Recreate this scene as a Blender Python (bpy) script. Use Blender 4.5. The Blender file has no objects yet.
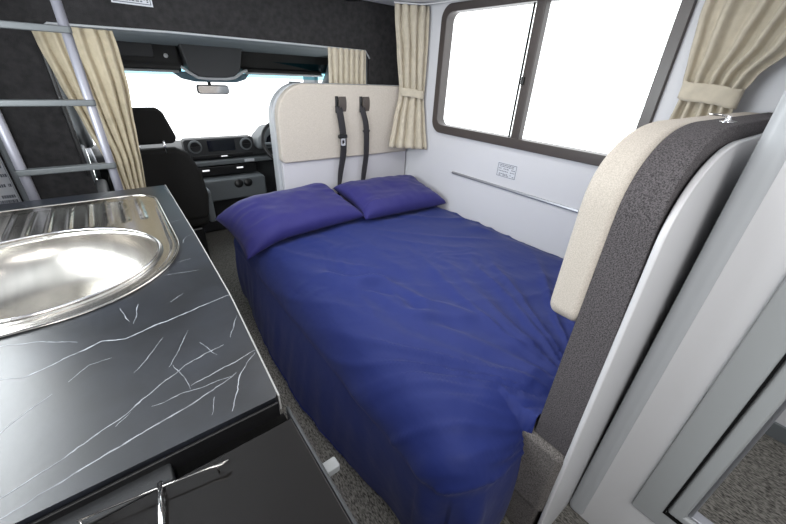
import bpy, bmesh, math, random
from math import sin, cos, pi, radians, sqrt
from mathutils import Vector, Matrix, noise
random.seed(7)
S = bpy.context.scene
COL = S.collection
W = 1.95          # window wall
CEIL = 1.98
YB = 2.45         # bulkhead to the cab
XL = -0.52        # left wall
# ------------------------------------------------------------------ materials
def nt(name):
    m = bpy.data.materials.new(name); m.use_nodes = True
    t = m.node_tree; b = t.nodes['Principled BSDF']
    return m, t, b
def mat(name, col, rough=.5, metal=0., bump=0., bscale=200., var=0., vscale=8., spec=.5, sheen=0., dist=.002, stretch=None, coat=0.):
    m, t, b = nt(name)
    N, L = t.nodes, t.links
    b.inputs['Base Color'].default_value = (*col, 1)
    b.inputs['Roughness'].default_value = rough
    b.inputs['Metallic'].default_value = metal
    b.inputs['Specular IOR Level'].default_value = spec
    b.inputs['Sheen Weight'].default_value = sheen
    b.inputs['Coat Weight'].default_value = coat
    tc = N.new('ShaderNodeTexCoord'); src = tc.outputs['Object']
    if stretch:
        mp = N.new('ShaderNodeMapping'); mp.inputs['Scale'].default_value = stretch
        L.new(src, mp.inputs['Vector']); src = mp.outputs['Vector']
    if var:
        n = N.new('ShaderNodeTexNoise'); n.inputs['Scale'].default_value = vscale; n.inputs['Detail'].default_value = 4
        L.new(src, n.inputs['Vector'])
        r = N.new('ShaderNodeValToRGB')
        r.color_ramp.elements[0].position = .3; r.color_ramp.elements[1].position = .7
        r.color_ramp.elements[0].color = (*[c*(1-var) for c in col], 1)
        r.color_ramp.elements[1].color = (*[min(1, c*(1+var)) for c in col], 1)
        L.new(n.outputs['Fac'], r.inputs['Fac']); L.new(r.outputs['Color'], b.inputs['Base Color'])
    if bump:
        n = N.new('ShaderNodeTexNoise'); n.inputs['Scale'].default_value = bscale; n.inputs['Detail'].default_value = 3
        L.new(src, n.inputs['Vector'])
        bp = N.new('ShaderNodeBump'); bp.inputs['Strength'].default_value = bump; bp.inputs['Distance'].default_value = dist
        L.new(n.outputs['Fac'], bp.inputs['Height']); L.new(bp.outputs['Normal'], b.inputs['Normal'])
    return m
def weave(name, c1, c2, scale, rough=.95, bump=.5, ratio=(1, 1, 1)):
    """woven cloth / carpet: two crossed waves broken with noise"""
    m, t, b = nt(name); N, L = t.nodes, t.links
    b.inputs['Roughness'].default_value = rough
    b.inputs['Specular IOR Level'].default_value = .2
    tc = N.new('ShaderNodeTexCoord'); mp = N.new('ShaderNodeMapping'); mp.inputs['Scale'].default_value = ratio
    L.new(tc.outputs['Object'], mp.inputs['Vector'])
    n = N.new('ShaderNodeTexNoise'); n.inputs['Scale'].default_value = scale; n.inputs['Detail'].default_value = 2
    n2 = N.new('ShaderNodeTexVoronoi'); n2.inputs['Scale'].default_value = scale*1.7
    L.new(mp.outputs['Vector'], n.inputs['Vector']); L.new(mp.outputs['Vector'], n2.inputs['Vector'])
    mx = N.new('ShaderNodeMath'); mx.operation = 'ADD'; L.new(n.outputs['Fac'], mx.inputs[0])
    mu = N.new('ShaderNodeMath'); mu.operation = 'MULTIPLY'; mu.inputs[1].default_value = .35
    L.new(n2.outputs['Distance'], mu.inputs[0]); L.new(mu.outputs[0], mx.inputs[1])
    r = N.new('ShaderNodeValToRGB'); r.color_ramp.elements[0].position = .45; r.color_ramp.elements[1].position = .85
    r.color_ramp.elements[0].color = (*c1, 1); r.color_ramp.elements[1].color = (*c2, 1)
    L.new(mx.outputs[0], r.inputs['Fac']); L.new(r.outputs['Color'], b.inputs['Base Color'])
    bp = N.new('ShaderNodeBump'); bp.inputs['Strength'].default_value = bump; bp.inputs['Distance'].default_value = .002
    L.new(mx.outputs[0], bp.inputs['Height']); L.new(bp.outputs['Normal'], b.inputs['Normal'])
    return m
def glassy(name, tint, gloss=.06):
    m = bpy.data.materials.new(name); m.use_nodes = True; t = m.node_tree; t.nodes.clear()
    o = t.nodes.new('ShaderNodeOutputMaterial'); a = t.nodes.new('ShaderNodeBsdfTransparent'); g = t.nodes.new('ShaderNodeBsdfGlossy')
    a.inputs['Color'].default_value = (*tint, 1); g.inputs['Roughness'].default_value = .02
    x = t.nodes.new('ShaderNodeMixShader'); x.inputs['Fac'].default_value = gloss
    t.links.new(a.outputs[0], x.inputs[1]); t.links.new(g.outputs[0], x.inputs[2]); t.links.new(x.outputs[0], o.inputs[0])
    return m
def emit(name, col, s):
    m = bpy.data.materials.new(name); m.use_nodes = True; t = m.node_tree; t.nodes.clear()
    o = t.nodes.new('ShaderNodeOutputMaterial'); e = t.nodes.new('ShaderNodeEmission')
    e.inputs['Color'].default_value = (*col, 1); e.inputs['Strength'].default_value = s
    t.links.new(e.outputs[0], o.inputs[0]); return m

M = {}
M['wall'] = mat('wall_white', (.63, .635, .66), .45, bump=.03, bscale=60)
M['white'] = mat('white_laminate', (.66, .665, .68), .4)
M['offwhite'] = mat('panel_white', (.56, .555, .585), .45)
M['darkcarpet'] = mat('dark_wall_carpet', (.033, .032, .033), .95, bump=.6, bscale=350, var=.22, vscale=34, spec=.15)
M['floor'] = weave('floor_carpet', (.030, .029, .026), (.24, .23, .21), 170, ratio=(1, .35, 1))
M['seatgrey'] = weave('seat_grey_fabric', (.030, .027, .030), (.135, .125, .13), 330)
M['basegrey'] = weave('seat_base_fabric', (.062, .057, .054), (.215, .20, .19), 300)
M['beige'] = weave('beige_fabric', (.44, .40, .345), (.60, .55, .49), 380, bump=.35)
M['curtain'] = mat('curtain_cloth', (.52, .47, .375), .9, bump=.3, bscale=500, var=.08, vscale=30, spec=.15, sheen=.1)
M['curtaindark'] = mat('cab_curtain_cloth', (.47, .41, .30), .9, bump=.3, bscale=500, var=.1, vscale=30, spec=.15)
M['blue'] = mat('blue_sheet', (.014, .026, .150), .60, bump=.55, bscale=6, dist=.016, spec=.25, sheen=.08, stretch=(1.6, .8, 1))
M['pillow'] = mat('blue_pillowcase', (.026, .024, .150), .62, bump=.3, bscale=9, dist=.010, spec=.25, sheen=.1)
M['marble'] = mat('black_marble_laminate', (.011, .013, .018), .34, var=.5, vscale=9, bump=.04, bscale=90, spec=.85)
M['vein'] = mat('marble_vein', (.34, .36, .39), .4, var=.4, vscale=70)
M['edge'] = mat('counter_edge_trim', (.35, .35, .34), .35)
M['steel'] = mat('stainless_steel', (.62, .595, .55), .24, 1., bump=.05, bscale=40, stretch=(12, 1, 1), var=.12, vscale=2.2)
M['steeldark'] = mat('polished_steel', (.50, .485, .46), .10, 1.)
M['chrome'] = mat('chrome', (.85, .85, .87), .12, 1.)
M['alu'] = mat('brushed_aluminium', (.36, .37, .40), .38, .75)
M['aluplain'] = mat('ladder_aluminium', (.27, .27, .31), .42, .4)
M['rung'] = mat('rung_grey', (.11, .12, .125), .45, .3)
M['frame'] = mat('window_frame_brown', (.060, .050, .047), .35)
M['glass'] = glassy('window_glass', (.97, .98, .98))
M['tint'] = glassy('windscreen_band', (.30, .68, .78))
M['blackglass'] = mat('black_glass', (.012, .011, .0105), .12, spec=.25)
M['black'] = mat('black_plastic', (.008, .008, .009), .4)
M['dash'] = mat('dash_plastic', (.035, .037, .040), .55, bump=.2, bscale=400)
M['dashgrey'] = mat('dash_grey_plastic', (.14, .155, .165), .5)
M['cabblack'] = mat('cab_black_trim', (.012, .012, .012), .6, bump=.3, bscale=300)
M['seatblack'] = mat('black_seat_fabric', (.016, .0155, .015), .92, bump=.4, bscale=500, spec=.2)
M['headliner'] = mat('headliner_grey', (.20, .24, .26), .8)
M['greytrim'] = mat('grey_pillar_trim', (.43, .45, .47), .4)
M['doorframe'] = mat('grey_door_frame', (.33, .345, .35), .42)
M['rubber'] = mat('rubber_seal', (.006, .006, .006), .8, spec=.1)
M['belt'] = mat('seatbelt_webbing', (.020, .018, .022), .7, bump=.3, bscale=600)
M['slot'] = mat('slot_plastic', (.07, .055, .05), .5)
M['paper'] = mat('label_paper', (.62, .64, .68), .6)
M['ink'] = mat('label_ink', (.10, .11, .14), .6)
M['screen'] = mat('screen_glass', (.010, .012, .018), .08)
M['button'] = emit('lit_button', (.95, .97, 1), 1.2)
M['lamp'] = emit('lamp_diffuser', (1, .97, .93), 4)

# ------------------------------------------------------------------ mesh helpers
def ob(name, bm, m, parent=None, smooth=False, bevel=0., seg=2, loc=None):
    bmesh.ops.recalc_face_normals(bm, faces=bm.faces)
    me = bpy.data.meshes.new(name); bm.to_mesh(me); bm.free()
    for k in (m if isinstance(m, (list, tuple)) else [m]): me.materials.append(k)
    o = bpy.data.objects.new(name, me); COL.objects.link(o)
    if smooth:
        for p in me.polygons: p.use_smooth = True
    if bevel:
        b = o.modifiers.new('bevel', 'BEVEL'); b.width = bevel; b.segments = seg; b.limit_method = 'ANGLE'; b.angle_limit = radians(40)
        b.harden_normals = False
        for p in me.polygons: p.use_smooth = True
        e = o.modifiers.new('wn', 'WEIGHTED_NORMAL'); e.keep_sharp = True
    if parent is not None:
        o.parent = parent
        o.matrix_parent_inverse = Matrix.Translation(-Vector(parent.location))
    return o
def tag(o, label=None, cat=None, group=None, kind=None):
    if label: o['label'] = label
    if cat: o['category'] = cat
    if group: o['group'] = group
    if kind: o['kind'] = kind
    return o
def thing(name, label, cat, loc=(0, 0, 0), group=None):
    o = bpy.data.objects.new(name, None); COL.objects.link(o); o.location = loc; o.empty_display_size = .05
    return tag(o, label, cat, group)
def box(bm, x0, x1, y0, y1, z0, z1, mi=0):
    v = [bm.verts.new((x, y, z)) for x in (x0, x1) for y in (y0, y1) for z in (z0, z1)]
    for f in ((0, 1, 3, 2), (4, 6, 7, 5), (0, 4, 5, 1), (2, 3, 7, 6), (0, 2, 6, 4), (1, 5, 7, 3)):
        bm.faces.new([v[i] for i in f]).material_index = mi
    return v
def B(*boxes):
    bm = bmesh.new()
    for b in boxes: box(bm, *b)
    return bm
def prism(bm, pts, axis, a, b, mi=0):
    """extrude 2-D polygon along axis between a and b"""
    def p3(p, t):
        if axis == 'y': return (p[0], t, p[1])
        if axis == 'x': return (t, p[0], p[1])
        return (p[0], p[1], t)
    A = [bm.verts.new(p3(p, a)) for p in pts]; Bv = [bm.verts.new(p3(p, b)) for p in pts]
    n = len(pts)
    bm.faces.new(A).material_index = mi; bm.faces.new(Bv[::-1]).material_index = mi
    for i in range(n):
        bm.faces.new((A[i], Bv[i], Bv[(i+1) % n], A[(i+1) % n])).material_index = mi
def rrect(x0, x1, z0, z1, r, n=8):
    """rounded rect, r = (bl, tl, tr, br)"""
    if not isinstance(r, (tuple, list)): r = (r,)*4
    out = []
    for (cx, cz, a0, rr) in ((x0, z0, 270, r[0]), (x0, z1, 180, r[1]), (x1, z1, 90, r[2]), (x1, z0, 0, r[3])):
        sx = 1 if cx == x0 else -1; sz = 1 if cz == z0 else -1
        if rr <= 0: out.append((cx, cz)); continue
        for i in range(n+1):
            a = radians(a0 - 90*i/n)
            out.append((cx+sx*rr+rr*cos(a), cz+sz*rr+rr*sin(a)))
    return out
def ringframe(bm, o, i, axis, a, b):
    """frame between outer and inner loops of equal length"""
    def p3(p, t):
        return (t, p[0], p[1]) if axis == 'x' else ((p[0], t, p[1]) if axis == 'y' else (p[0], p[1], t))
    n = len(o)
    L = [[bm.verts.new(p3(p, t)) for p in q] for q in (o, i) for t in (a, b)]
    oa, obb, ia, ib = L
    for k in range(n):
        j = (k+1) % n
        bm.faces.new((oa[k], oa[j], obb[j], obb[k])); bm.faces.new((ia[k], ib[k], ib[j], ia[j]))
        bm.faces.new((oa[k], ia[k], ia[j], oa[j])); bm.faces.new((obb[k], obb[j], ib[j], ib[k]))
def tube(bm, pts, r, n=12, closed=False, ry=None, cap=True):
    pts = [Vector(p) for p in pts]; rings = []
    up = Vector((0, 0, 1)); m = len(pts); prevu = None
    for i, p in enumerate(pts):
        if closed: d = pts[(i+1) % m]-pts[i-1]
        else: d = pts[min(i+1, m-1)]-pts[max(i-1, 0)]
        d.normalize()
        if prevu is None:
            u = up.cross(d)
            if u.length < .1: u = Vector((1, 0, 0)).cross(d)
        else: u = prevu - d*prevu.dot(d)
        u.normalize(); v = d.cross(u); prevu = u
        rr = r[i] if isinstance(r, (list, tuple)) else r
        rings.append([bm.verts.new(p+u*rr*cos(2*pi*k/n)+v*(ry or rr)*sin(2*pi*k/n)) for k in range(n)])
    for i in range(m if closed else m-1):
        A, C = rings[i], rings[(i+1) % m]
        for k in range(n): bm.faces.new((A[k], A[(k+1) % n], C[(k+1) % n], C[k]))
    if not closed and cap: bm.faces.new(rings[0][::-1]); bm.faces.new(rings[-1])
def lathe(bm, prof, c, axis='z', n=32):
    rings = []
    for r, h in prof:
        ring = []
        for k in range(n):
            a = 2*pi*k/n
            if axis == 'z': p = (c[0]+r*cos(a), c[1]+r*sin(a), c[2]+h)
            elif axis == 'y': p = (c[0]+r*cos(a), c[1]+h, c[2]+r*sin(a))
            else: p = (c[0]+h, c[1]+r*cos(a), c[2]+r*sin(a))
            ring.append(bm.verts.new(p))
        rings.append(ring)
    for A, C in zip(rings, rings[1:]):
        for k in range(n): bm.faces.new((A[k], A[(k+1) % n], C[(k+1) % n], C[k]))
    bm.faces.new(rings[0][::-1]); bm.faces.new(rings[-1])
def gridmesh(bm, rows, mi=0):
    R = [[bm.verts.new(p) for p in r] for r in rows]
    for A, C in zip(R, R[1:]):
        for k in range(len(A)-1): bm.faces.new((A[k], A[k+1], C[k+1], C[k])).material_index = mi
def fbm(x, y, z=0., o=3):
    s = 0; a = 1
    for i in range(o):
        s += a*noise.noise(Vector((x, y, z+i*7.3))); x *= 2; y *= 2; a *= .5
    return s
def lerp(a, b, t): return a+(b-a)*t
def sstep(a, b, t):
    t = max(0, min(1, (t-a)/(b-a))); return t*t*(3-2*t)

# ------------------------------------------------------------------ THE SHELL
def struct(name, bm, m, parent=None, **k):
    o = ob(name, bm, m, parent, **k)
    if parent is None: o['kind'] = 'structure'
    return o
struct('floor', B((-.6, 2.05, -1.2, 3.9, -.05, 0)), M['floor'])
# window wall (right) with a hole for the window
wy0, wy1, wz0, wz1 = .612, 2.012, 1.085, 1.862
bm = bmesh.new()
outer = [(-1.2, 0), (-1.2, CEIL), (YB, CEIL), (YB, 0)]
box(bm, W, W+.04, -1.2, wy0+.02, 0, CEIL); box(bm, W, W+.04, wy1-.02, YB, 0, CEIL)
box(bm, W, W+.04, wy0+.02, wy1-.02, 0, wz0+.02); box(bm, W, W+.04, wy0+.02, wy1-.02, wz1-.02, CEIL)
struct('wall_right', bm, M['wall'])
# left wall with kitchen window hole
ky0, ky1, kz0, kz1 = .75, 1.95, 1.12, 1.72
bm = B((XL-.04, XL, -1.2, ky0+.02, 0, CEIL), (XL-.04, XL, ky1-.02, YB, 0, CEIL),
       (XL-.04, XL, ky0+.02, ky1-.02, 0, kz0+.02), (XL-.04, XL, ky0+.02, ky1-.02, kz1-.02, CEIL))
struct('wall_left', bm, M['wall'])
struct('wall_back', B((XL-.04, W+.04, -1.24, -1.2, 0, CEIL)), M['wall'])
struct('ceiling', B((XL-.04, W+.04, -1.24, YB, CEIL, CEIL+.04)), M['white'])
# bulkhead: dark carpeted wall with the opening to the cab
OX0, OX1, OZ = -.132, 1.66, 1.592
topc = [(OX0, OZ-.05), (OX0+.012, OZ-.026), (OX0+.05, OZ-.012)] + [(lerp(OX0+.05, OX1-.05, i/12), OZ-.012+.012*sin(pi*.5*min(1, i/4))) for i in range(1, 13)] + [(OX1-.012, OZ-.014), (OX1, OZ-.05)]
bm = B((XL, OX0, YB, YB+.03, 0, CEIL), (OX1, W, YB, YB+.03, 0, CEIL))
for (xa, za), (xb, zb) in zip(topc, topc[1:]):
    if xb > xa: prism(bm, [(xa, za), (xb, zb), (xb, CEIL), (xa, CEIL)], 'y', YB, YB+.03)
bmesh.ops.remove_doubles(bm, verts=bm.verts, dist=.0005)
struct('wall_front', bm, M['darkcarpet'])
# trim edging over the cab opening
bm = bmesh.new()
tube(bm, [(OX0+.01, YB-.004, OZ-.036), (OX0+.04, YB-.004, OZ-.012), (.4, YB-.004, OZ-.002), (1.0, YB-.004, OZ-.002), (OX1-.04, YB-.004, OZ-.004), (OX1-.004, YB-.004, OZ-.05)], .0055, 8)
struct('trim_1', bm, M['greytrim'], smooth=True)
# seam and post on the dark wall behind the ladder
struct('trim_2', B((OX0-.018, OX0, YB-.012, YB+.03, .9, OZ-.03)), M['black'], bevel=.004)
struct('trim_3', B((-.42, -.362, YB-.05, YB, .0, CEIL)), M['dashgrey'], bevel=.012)

# --- window on the right wall
win = thing('window_1', None, None, (W, (wy0+wy1)/2, wz0)); win['kind'] = 'structure'
n = 10
o_ = rrect(wy0, wy1, wz0, wz1, .085, n); i_ = rrect(wy0+.048, wy1-.05, wz0+.056, wz1-.045, .05, n)
bm = bmesh.new(); ringframe(bm, o_, i_, 'x', W-.022, W+.05); ob('window_frame', bm, M['frame'], win, bevel=.004)
ob('mullion', B((W-.018, W+.03, 1.262, 1.318, wz0+.045, wz1-.035)), M['frame'], win, bevel=.006)
ob('sliding_seal', B((W-.021, W-.012, 1.325, 1.332, wz0+.058, wz1-.05)), M['rubber'], win)
ob('window_latch', B((W-.030, W-.012, 1.296, 1.314, 1.43, 1.47)), M['black'], win, bevel=.004)
bm = B((W+.012, W+.016, wy0+.03, wy1-.03, wz0+.03, wz1-.03)); ob('pane', bm, M['glass'], win)
# --- kitchen window (left wall, outside the photo, lights the worktop)
kw = thing('window_2', None, None, (XL, 1.3, kz0)); kw['kind'] = 'structure'
bm = bmesh.new(); ringframe(bm, rrect(ky0, ky1, kz0, kz1, .08, n), rrect(ky0+.045, ky1-.045, kz0+.045, kz1-.045, .05, n), 'x', XL-.05, XL+.02)
ob('window_frame', bm, M['frame'], kw)
ob('pane', B((XL-.02, XL-.016, ky0+.03, ky1-.03, kz0+.03, kz1-.03)), M['glass'], kw)

# overhead locker above the window and curtain rail
lk = thing('overhead_locker', 'white overhead locker edge above the corner curtain', 'locker', (1.75, 1.4, 1.875))
ob('locker_body', B((1.545, 1.945, .35, 2.44, 1.878, 1.975)), M['white'], lk, bevel=.012)
ob('light_switch', B((1.78, 1.82, 2.28, 2.31, 1.870, 1.878)), M['black'], lk, bevel=.003)
# dark rail strip below ceiling at bulkhead
struct('trim_4', B((.7, 1.52, YB-.10, YB, 1.86, CEIL)), M['black'], bevel=.01)

# ------------------------------------------------------------------ CUBICLE with framed opening on the right
CX = 1.05
bm = B((CX, CX+.03, -.015, .122, 0, CEIL), (CX, CX+.03, -1.1, -.75, 0, CEIL), (CX, CX+.03, -.75, -.015, 0, .255), (CX, CX+.03, -.75, -.015, 1.86, CEIL),
       (CX+.03, W, .10, .122, 0, CEIL), (CX+.03, W, -1.1, -1.07, 0, CEIL))
struct('wall_cubicle', bm, M['white'])
bm = B((CX-.012, CX+.05, .076, .131, 0.0, CEIL-.001)); struct('trim_5', bm, M['greytrim'], bevel=.02, seg=4)
d = thing('door_1', None, None, (CX, -.38, .25)); d['kind'] = 'structure'
bm = bmesh.new()
ringframe(bm, [(-.016, .252), (-.016, 1.87), (-.76, 1.87), (-.76, .252)], [(-.088, .322), (-.088, 1.80), (-.69, 1.80), (-.69, .322)], 'x', CX-.014, CX+.03)
ob('door_frame', bm, M['doorframe'], d, bevel=.004)
bm = bmesh.new()
ringframe(bm, [(-.083, .318), (-.083, 1.804), (-.694, 1.804), (-.694, .318)], [(-.088, .323), (-.088, 1.799), (-.689, 1.799), (-.689, .323)], 'x', CX-.016, CX+.02)
ob('seal', bm, M['rubber'], d)
bm = bmesh.new()
ringframe(bm, [(-.089, .324), (-.089, 1.798), (-.688, 1.798), (-.688, .324)], [(-.128, .350), (-.128, 1.772), (-.65, 1.772), (-.65, .350)], 'x', CX-.010, CX+.03)
ob('inner_frame', bm, M['doorframe'], d, bevel=.008, seg=3)
bm = bmesh.new()
ringframe(bm, [(-.128, .350), (-.128, 1.772), (-.65, 1.772), (-.65, .350)], [(-.138, .358), (-.138, 1.764), (-.64, 1.764), (-.64, .358)], 'x', CX+.004, CX+.04)
ob('edge_bead', bm, M['alu'], d, bevel=.003)
struct('floor_cubicle', B((CX+.03, W, -1.07, .10, 0, .14)), M['floor'])
struct('baseboard_cubicle', B((W-.014, W, -1.07, .10, .14, .215)), M['dashgrey'], bevel=.003)

# ------------------------------------------------------------------ BACKRESTS
def ecorner(x0, x1, z0, z1, rx, rz, ex=2.4, n=18, rb=0.):
    out = rrect(x0, x1, z0, z1, (rb, 0, 0, 0), 6)[: (7 if rb else 1)]
    for i in range(n+1):
        a = pi/2*i/n
        out.append((x0+rx-rx*cos(a)**(2/ex), z1-rz+rz*sin(a)**(2/ex)))
    return out+[(x1, z1+.004), (x1, z0)]
def backcushion(bm, x0, x1, y0, y1, z0, z1, r, rb=.03):
    prism(bm, rrect(x0, x1, z0, z1, (rb, r, .02, .01), 14), 'y', y0, y1)
fb = thing('front_bench', 'bench with wide beige backrest and two belt slots across the van behind the pillows', 'bench', (1.4, 2.33, 0))
bm = bmesh.new(); backcushion(bm, .862, 1.925, 2.28, 2.345, .893, 1.372, .20)
fc = ob('back_cushion', bm, M['beige'], fb, bevel=.022, seg=4)
bm = bmesh.new(); prism(bm, rrect(.845, 1.94, .30, 1.375, (.01, .21, .01, .01), 14), 'y', 2.335, 2.41)
ob('back_board', bm, M['greytrim'], fb, bevel=.012, seg=3)
ob('lower_panel', B((.868, 1.935, 2.30, 2.336, .30, .895)), M['offwhite'], fb, bevel=.006)
for i, x in enumerate((1.268, 1.462)):
    s = ob('belt_slot', B((x, x+.022, 2.272, 2.283, 1.197, 1.302)), M['black'], fb, bevel=.003)
    bm = bmesh.new()
    rows = []
    for a in range(9):
        t = a/8; z = lerp(1.300, 1.205, t)
        rows.append([(x+.020+.085*b/8, 2.282-.022*(1-(b/8))**1.4*(.6+.4*sin(pi*t)), z) for b in range(9)])
    gridmesh(bm, rows); ob('slot_pad', bm, M['slot'], fb, smooth=True)
# gather piping at cushion edge
bm = bmesh.new()
pp = [(x, 2.285, z) for x, z in rrect(.868, 1.92, .899, 1.366, (.03, .195, .02, .01), 14)]
tube(bm, pp, .004, 6, closed=True); ob('piping', bm, M['beige'], fb, smooth=True)

def belt(name, label, pts, w, buckle=None):
    t = thing(name, label, 'seat belt', pts[0])
    bm = bmesh.new(); rows = []
    P_ = [Vector(p) for p in pts]; N_ = 40
    for i in range(N_+1):
        f = i/N_*(len(P_)-1); k = min(int(f), len(P_)-2); u = f-k
        p0, p1, p2, p3 = P_[max(k-1, 0)], P_[k], P_[k+1], P_[min(k+2, len(P_)-1)]
        q = .5*((2*p1)+(p2-p0)*u+(2*p0-5*p1+4*p2-p3)*u*u+(3*p1-p0-3*p2+p3)*u**3)
        ww = w[min(int(round(f)), len(w)-1)]*(1-u if False else 1)
        ww = lerp(w[k], w[min(k+1, len(w)-1)], u)
        tw = .5*sstep(.6, 1, i/N_)
        rows.append([q+Vector((cos(tw)*ww/2*s, -sin(tw)*ww/2*s, 0)) for s in (-1, -.5, 0, .5, 1)])
    gridmesh(bm, rows)
    o = ob('strap', bm, M['belt'], t, smooth=True)
    m = o.modifiers.new('solid', 'SOLIDIFY'); m.thickness = .003
    if buckle:
        bx_, bz = buckle
        bm = bmesh.new()
        prism(bm, rrect(bx_-.034, bx_+.036, bz-.012, bz+.016, .010, 4), 'y', 2.240, 2.258)
        ob('latch_plate', bm, M['black'], t, bevel=.003)
        bm = bmesh.new()
        ringframe(bm, rrect(bx_-.016, bx_+.020, bz-.062, bz-.010, .010, 4), rrect(bx_-.006, bx_+.010, bz-.048, bz-.024, .005, 4), 'y', 2.243, 2.249)
        ob('metal_tongue', bm, M['chrome'], t, bevel=.001)
    else:
        ob('keeper', B((pts[3][0]-.03, pts[3][0]+.03, 2.252, 2.262, 1.065, 1.080)), M['black'], t, bevel=.003)
belt('seat_belt', 'dark seat belt with metal buckle tongue hanging down the beige backrest',
     [(1.285, 2.272, 1.24), (1.292, 2.262, 1.20), (1.305, 2.255, 1.10), (1.312, 2.255, 1.00), (1.308, 2.262, .90), (1.292, 2.27, .80), (1.278, 2.275, .68), (1.276, 2.28, .60)], [.05, .05, .052, .05, .05, .042, .025, .02], (1.302, 1.045))
belt('seat_belt', 'plain dark seat belt hanging nearer the corner curtain',
     [(1.478, 2.272, 1.24), (1.482, 2.262, 1.20), (1.50, 2.255, 1.13), (1.508, 2.255, 1.04), (1.510, 2.262, .90), (1.502, 2.27, .80), (1.488, 2.275, .68), (1.482, 2.28, .60)], [.044, .045, .046, .046, .046, .044, .032, .025])

rb = thing('rear_bench', 'bench with tall rounded beige and charcoal backrest at the foot of the bed', 'bench', (1.35, .2, 0))
bm = bmesh.new(); prism(bm, ecorner(.792, 1.93, .910, 1.382, .30, .18, rb=.045), 'y', .252, .332)
ob('back_cushion', bm, M['beige'], rb, bevel=.020, seg=5)
bm = bmesh.new(); prism(bm, ecorner(.80, 1.935, .505, 1.386, .32, .19), 'y', .155, .256)
for v in bm.verts:
    if v.co.y < .2: v.co.y = .146+.036*(v.co.z-.5)/.85
ob('side_padding', bm, M['seatgrey'], rb, bevel=.004)
# white rear board, notched at the bottom
pts = ecorner(.797, 1.9, .0, 1.355, .34, .21)
bm = bmesh.new(); prism(bm, pts, 'y', .142, .156)
for v in bm.verts: v.co.y += .030*max(0, v.co.z-.5)/.85-.010
ob('rear_board', bm, M['white'], rb, bevel=.004)
# chrome belt / table catch on top
ct = thing('chrome_catch', 'small chrome catch with lever on top of the rear backrest', 'catch', (1.18, .215, 1.385))
bm = bmesh.new(); prism(bm, rrect(1.14, 1.20, .20, .225, .010, 4), 'z', 1.3855, 1.389); ob('base_plate', bm, M['chrome'], ct, bevel=.001)
bm = bmesh.new(); lathe(bm, [(.006, 0), (.006, .004), (.004, .008), (.005, .011), (.004, .012)], (1.160, .213, 1.389), n=16); ob('post', bm, M['chrome'], ct, smooth=True)
bm = bmesh.new(); tube(bm, [(1.160, .215, 1.398), (1.155, .228, 1.401), (1.145, .25, 1.401)], [.002, .0028, .002], 8); ob('lever', bm, M['steeldark'], ct, smooth=True)

# seat base below the rear backrest
bm = bmesh.new(); box(bm, .802, 1.93, .162, .74, .02, .40)
ob('seat_base', bm, M['basegrey'], rb, bevel=.012)
bm = bmesh.new(); box(bm, .785, 1.93, .147, .74, .20, .502); ob('seat_cushion', bm, M['basegrey'], rb, bevel=.028, seg=4)
ob('seat_base', B((.85, 1.93, 1.55, 2.29, .01, .46)), M['basegrey'], fb, bevel=.02)

# ------------------------------------------------------------------ BED SHEET
def fold_h(x, y):
    """height of folds on top of the bed"""
    h = .006*fbm(x*1.6+3, y*1.6, 0, 2)
    # pulled folds fanning out of the foot corner beside the rear backrest
    dx, dy = x-.98, y-.18; r = sqrt(dx*dx+dy*dy); th = math.atan2(dy, dx)
    a = noise.noise(Vector((th*6.5+.8*noise.noise(Vector((r*2.2, th, 3))), r*.9, 4)))
    a = 1-min(1, abs(a)*2.0)
    h += .013*(a**1.8)*sstep(.06, .25, r)*(1-sstep(.7, 1.35, r))
    # long soft curved folds across the middle
    u = x*.78+y*.62; v = -x*.62+y*.78
    b = noise.noise(Vector((v*1.1+1.3, u*6.2+.9*sin(v*2.4+.7), 9)))
    b = 1-min(1, abs(b)*2.4)
    h += .009*(b**1.6)*(.4+.6*sstep(-.1, .4, noise.noise(Vector((x*1.7, y*1.7, 2)))))
    # crisp little creases
    c = noise.noise(Vector((x*13+2*noise.noise(Vector((x*3, y*3, 1))), y*5, 5)))
    h += .0016*(1-min(1, abs(c)*4))*(.5+.5*noise.noise(Vector((x*2, y*2, 8))))
    # small crumples, stronger in patches
    g = noise.noise(Vector((x*7+2.2*noise.noise(Vector((x*4, y*4, 11))), y*7+2.2*noise.noise(Vector((x*4, y*4, 17))), 13)))
    h += .0032*(1-min(1, abs(g)*3))*sstep(-.15, .35, noise.noise(Vector((x*1.9+5, y*1.9, 19))))
    # a crescent fold
    for (cx, cy, R_, a0, a1, amp) in ((.62, .95, .30, -.5, 1.2, .007), (.70, .60, .30, .1, 1.3, .008), (.95, 1.45, .3, 3.2, 4.7, .008), (.50, .55, .55, .0, .9, .008)):
        rr = sqrt((x-cx)**2+(y-cy)**2); aa = math.atan2(y-cy, x-cx) % (2*pi)
        if aa > 5: aa -= 2*pi
        w = sstep(a0, a0+.4, aa)*(1-sstep(a1-.4, a1, aa)); d_ = (rr-R_)/.030
        if w > 0 and abs(d_) < 4: h += amp*w*(math.exp(-d_*d_) - .5*math.exp(-(d_+1.8)**2))*1.7
    return h
FA = 1.75
TOP = .545; XLB = .47; YF = .262; RR = .15
DROP = .50
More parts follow.
